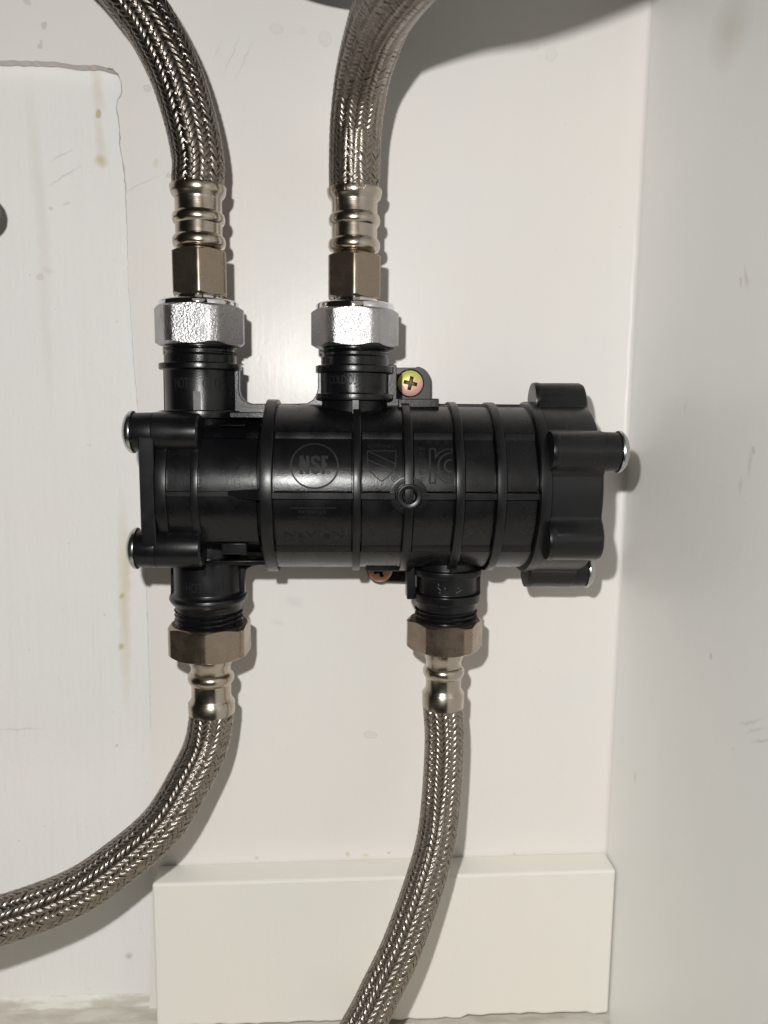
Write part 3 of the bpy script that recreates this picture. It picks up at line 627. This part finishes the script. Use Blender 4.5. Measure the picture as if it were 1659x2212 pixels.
# ------------------------------------------------------------------ braided hoses
def catmull(P, n=26):
    Q = [P[0] * 2 - P[1]] + P + [P[-1] * 2 - P[-2]]; out = []
    for i in range(1, len(Q) - 2):
        a, b, c, d = Q[i - 1:i + 3]
        for j in range(n):
            t = j / n; out.append(.5 * ((2 * b) + (c - a) * t + (2 * a - 5 * b + 4 * c - d) * t * t + (3 * b - a - 3 * c + d) * t ** 3))
    return out + [P[-1]]
def hose_frames(P, step):
    C = catmull(P); L = [0]
    for a, b in zip(C, C[1:]): L.append(L[-1] + (b - a).length)
    n = int(L[-1] / step); pts = []; j = 0
    for i in range(n + 1):
        s = L[-1] * i / n
        while j < len(L) - 2 and L[j + 1] < s: j += 1
        t = (s - L[j]) / max(1e-9, L[j + 1] - L[j]); pts.append(C[j].lerp(C[j + 1], t))
    fr = []; x = None
    for i, p in enumerate(pts):
        d = (pts[min(i + 1, n)] - pts[max(i - 1, 0)]).normalized()
        x = Vector((0, -1, 0)) if x is None else x
        x = (x - d * x.dot(d)).normalized(); fr.append((p, d, x, d.cross(x)))
    return fr, L[-1] / n
def braid(T, P, R, N=18, lead=1.0, start=0.0):
    fr, ds = hose_frames(P, .62); pitch = 2 * PI * R * lead; n = len(fr)
    mb = MB(); seg = 24; vs = []
    for p, d, x, y in fr[::3]:
        vs += [p + (x * math.cos(2 * PI * k / seg) + y * math.sin(2 * PI * k / seg)) * (R - 1.0) for k in range(seg)]
    m_ = len(fr[::3]); mb.add(vs, [(i * seg + k, i * seg + (k + 1) % seg, (i + 1) * seg + (k + 1) % seg, (i + 1) * seg + k) for i in range(m_ - 1) for k in range(seg)] + [tuple(range(seg)), tuple((m_ - 1) * seg + k for k in range(seg))])
    build("inner_tube", mb, RUBBER, T, angle=80)
    wd = 2 * PI * R / N * math.cos(math.atan(1 / lead)) * .88; amp = .22
    for sgn in (1, -1):
        for q in range(N):
            vs = []; uv = []; jit = random.uniform(-.04, .04); tilt = random.uniform(-.05, .05)
            for i, (p, d, x, y) in enumerate(fr):
                s = i * ds; th = 2 * PI * (q / N + sgn * s / pitch) + jit
                for c in (-1, -.5, 0, .5, 1):
                    # across the ribbon: half round the hose, half along it
                    a = th + c * wd / 2 / R * math.sin(math.atan(1 / lead)) ** 1 ; off = -sgn * c * wd / 2 * math.cos(math.atan(1 / lead)) * 1.0
                    ww = math.sin(a * N / 2 + PI / 4); ww = max(-1, min(1, ww * 1.6))
                    r = R + sgn * amp * ww + .22 * (1 - c * c) + tilt * c * .6
                    vs.append(p + d * off + (x * math.cos(a) + y * math.sin(a)) * r); uv.append((c * .5 + .5, s / 10))
            fs = [(5 * i + k, 5 * i + 5 + k, 5 * i + 6 + k, 5 * i + 1 + k) for i in range(n - 1) for k in range(4)]
            me = bpy.data.meshes.new("wire_strand"); off0 = OFF[T.name]
            me.from_pydata([tuple((p - off0) / 1000) for p in vs], [], fs if sgn < 0 else [f[::-1] for f in fs]); me.update()
            ul = me.uv_layers.new(name="UVMap"); li = [0.0] * (len(me.loops) * 2)
            for l in me.loops: li[2 * l.index], li[2 * l.index + 1] = uv[l.vertex_index]
            ul.data.foreach_set("uv", li); me.polygons.foreach_set("use_smooth", [True] * len(me.polygons)); me.materials.append(STEEL)
            o = bpy.data.objects.new("wire_strand", me); COL.objects.link(o); o.parent = T
def bead(z, r, dz, rr): return [(z - dz, r), (z - dz * .75, r + (rr - r) * .6), (z - dz * .3, rr - .05), (z + dz * .3, rr - .05), (z + dz * .75, r + (rr - r) * .6), (z + dz, r)]

G = "braided steel hoses on the valve"
# upper hoses: hexagon, crimped ferrule, braid
def upper(x, u, V_, pts, R, label, th, mark=None):
    vh0, vh1, vb1, vb2, vf0, vf1 = V_
    T = thing("braided_hose", (x, -HA, zf(u, vh0, 9)), label, "hose", G)
    z0, z1 = zf(u, vh0, 11), zf(u, vh1, 11)
    mb = hexnut(MB(), (x, -HA, z0), (0, 0, 1), z1 - z0, 9.9, True, th); build("hex_nut", mb, NICKELH, T, angle=24)
    Z = lambda v: zf(u, v, 9.5); r = 8.75
    pr = [(z1 - .5, 7.4), (z1 + .6, 7.4)] + bead(Z(vb2), r, 2.5, 10.0)[1:] + bead(Z(vb1), r, 2.3, 9.9) + [(Z(vf1) - 1.0, r), (Z(vf1) - .2, r + .12), (Z(vf1) + 1.0, 9.9), (Z(vf1) + 1.8, 10.25), (Z(vf0) - .15, 10.55), (Z(vf0), 10.45), (Z(vf0), 9.75)]
    mb = lathe(MB(), (x, -HA, 0), (0, 0, 1), pr, 72); fe = build("ferrule", mb, NICKEL, T, angle=50)
    if mark:
        mb = MB(); letters(mb, mark, 0, Z((vf0 + vf1) / 2 - 3), 3.0, port_surface(x, 10.6), .05, .8, 0, 0, 1.25); build("stamped_mark", mb, NICKEL, fe, smooth=False)
    braid(T, [Vector((x, -HA, Z(vf0) - 1.6)), Vector((x, -HA, Z(vf0) + 2))] + pts, R, 24)
P = [at(u, v, h) for u, v, h in ((428, 345, 40), (412, 262, 40.5), (379, 158, 41), (330, 60, 42), (287, 0, 43), (238, -60, 44), (170, -125, 46))]
upper(xp1 + .5, 431, (632, 531, 460, 512, 388, 414), P, 9.35, "braided steel hose curving away up left from the hot outlet", rad(82))
P = [at(u, v, h) for u, v, h in ((766, 350, 41), (770, 262, 45), (785, 158, 58), (817, 52, 82), (842, 0, 98), (884, -62, 121), (950, -130, 142), (1070, -208, 162), (1270, -312, 170), (1500, -440, 170))]
upper(xp2 - .4, 766, (638, 541, 464, 520, 396, 420), P, 9.35, "braided steel hose rising from the cold outlet toward the viewer and out at the top", rad(90 - 1), "1/2 000")
# lower hoses: big union nut, crimped ferrule, braid
def lower(x, u, V_, pts, R, ac, th, label, k=1.0):
    vn0, vn1, vb0, vb1, vf0, vf1 = V_
    T = thing("braided_hose", (x, -HA, zf(u, vn1, 12)), label, "hose", G)
    z0, z1 = zf(u, vn1, ac), zf(u, vn0, ac)
    mb = hexnut(MB(), (x, -HA, z0), (0, 0, 1), z1 - z0, ac, True, th, .9); build("hex_nut", mb, NICKELH, T, angle=24)
    Z = lambda v: zf(u, v, 9); r = 8.0 * k
    pr = [(z0 + .5, 7.0 * k), (z0 - .1, 8.4 * k), (Z(vb0) - .2, 8.7 * k), (Z(vb0) - 1.6, r)] + [(a, b) for a, b in reversed(bead(Z(vb1), r, 2.5, 9.4 * k))] + [(Z(vf0) + .6, r), (Z(vf0) - .6, r + .5), (Z(vf0) - 1.9, 9.5 * k), (Z(vf1), 9.4 * k), (Z(vf1), 8.2 * k)]
    mb = lathe(MB(), (x, -HA, 0), (0, 0, 1), pr, 72); build("ferrule", mb, NICKEL, T, angle=50)
    braid(T, [Vector((x, -HA, Z(vf1) + 1.6)), Vector((x, -HA, Z(vf1) - 1))] + pts, R, 22 if R > 8.5 else 20)
P = [at(u, v, h) for u, v, h in ((448, 1600, 41), (424, 1659, 44), (353, 1778, 51), (250, 1869, 57), (150, 1933, 62), (0, 1988, 68), (-120, 2015, 72), (-300, 2040, 74))]
lower(xp3 + .3, 456, (1367, 1437, 1445, 1479, 1524, 1556), P, 8.75, 15.3, rad(94), "braided steel hose sweeping down left from the hot inlet under the flange bolts")
P = [at(u, v, h) for u, v, h in ((960, 1600, 41), (953, 1725, 43), (941, 1821, 48), (914, 1917, 54), (868, 2045, 61), (822, 2141, 66), (786, 2212, 70), (730, 2300, 76), (640, 2400, 92), (500, 2500, 120))]
lower(xp4 - .5, 960, (1356, 1421, 1432, 1465, 1503, 1542), P, 7.9, 14.3, rad(118), "braided steel hose hanging from the lower right port, crossing the cream board", .92)

# ------------------------------------------------------------------ things that only peek into the frame
c = at(800, 12, 40); T = tag(build("sink_housing", lathe(MB(), (c.x, -HA - 46, c.z), (0, 0, 1), [(0, .01), (0, 38), (1.2, 44), (3.5, 46), (26, 47), (60, 52), (120, 52), (121, .01)], 96, .6), HOUSING), "dark round housing whose underside shows at the top edge, behind the rising hose", "housing")
p0, p1_ = at(-300, 448, 30), at(-50, 449, 30); r = 8.3
T = thing("valve_lever", (p0.x, 0, p0.z), "rounded end of a dark valve lever at the left edge, before the recessed wall", "lever")
mb = lathe(MB(), (p0.x, REC, p0.z), (0, -1, 0), [(0, 14), (1.5, 14), (3, 7), (30, 7), (30.5, .01)], 36, .4); build("stem", mb, NICKELH, T)
end = [(0, .01), (0, r * .8), (4, r), ((p1_ - p0).length, r)] + [((p1_ - p0).length + r * math.sin(rad(a)), r * math.cos(rad(a))) for a in (15, 30, 45, 60, 75, 89)]
mb = lathe(MB(), p0, p1_ - p0, end, 40); build("handle", mb, HOUSING, T, angle=50)
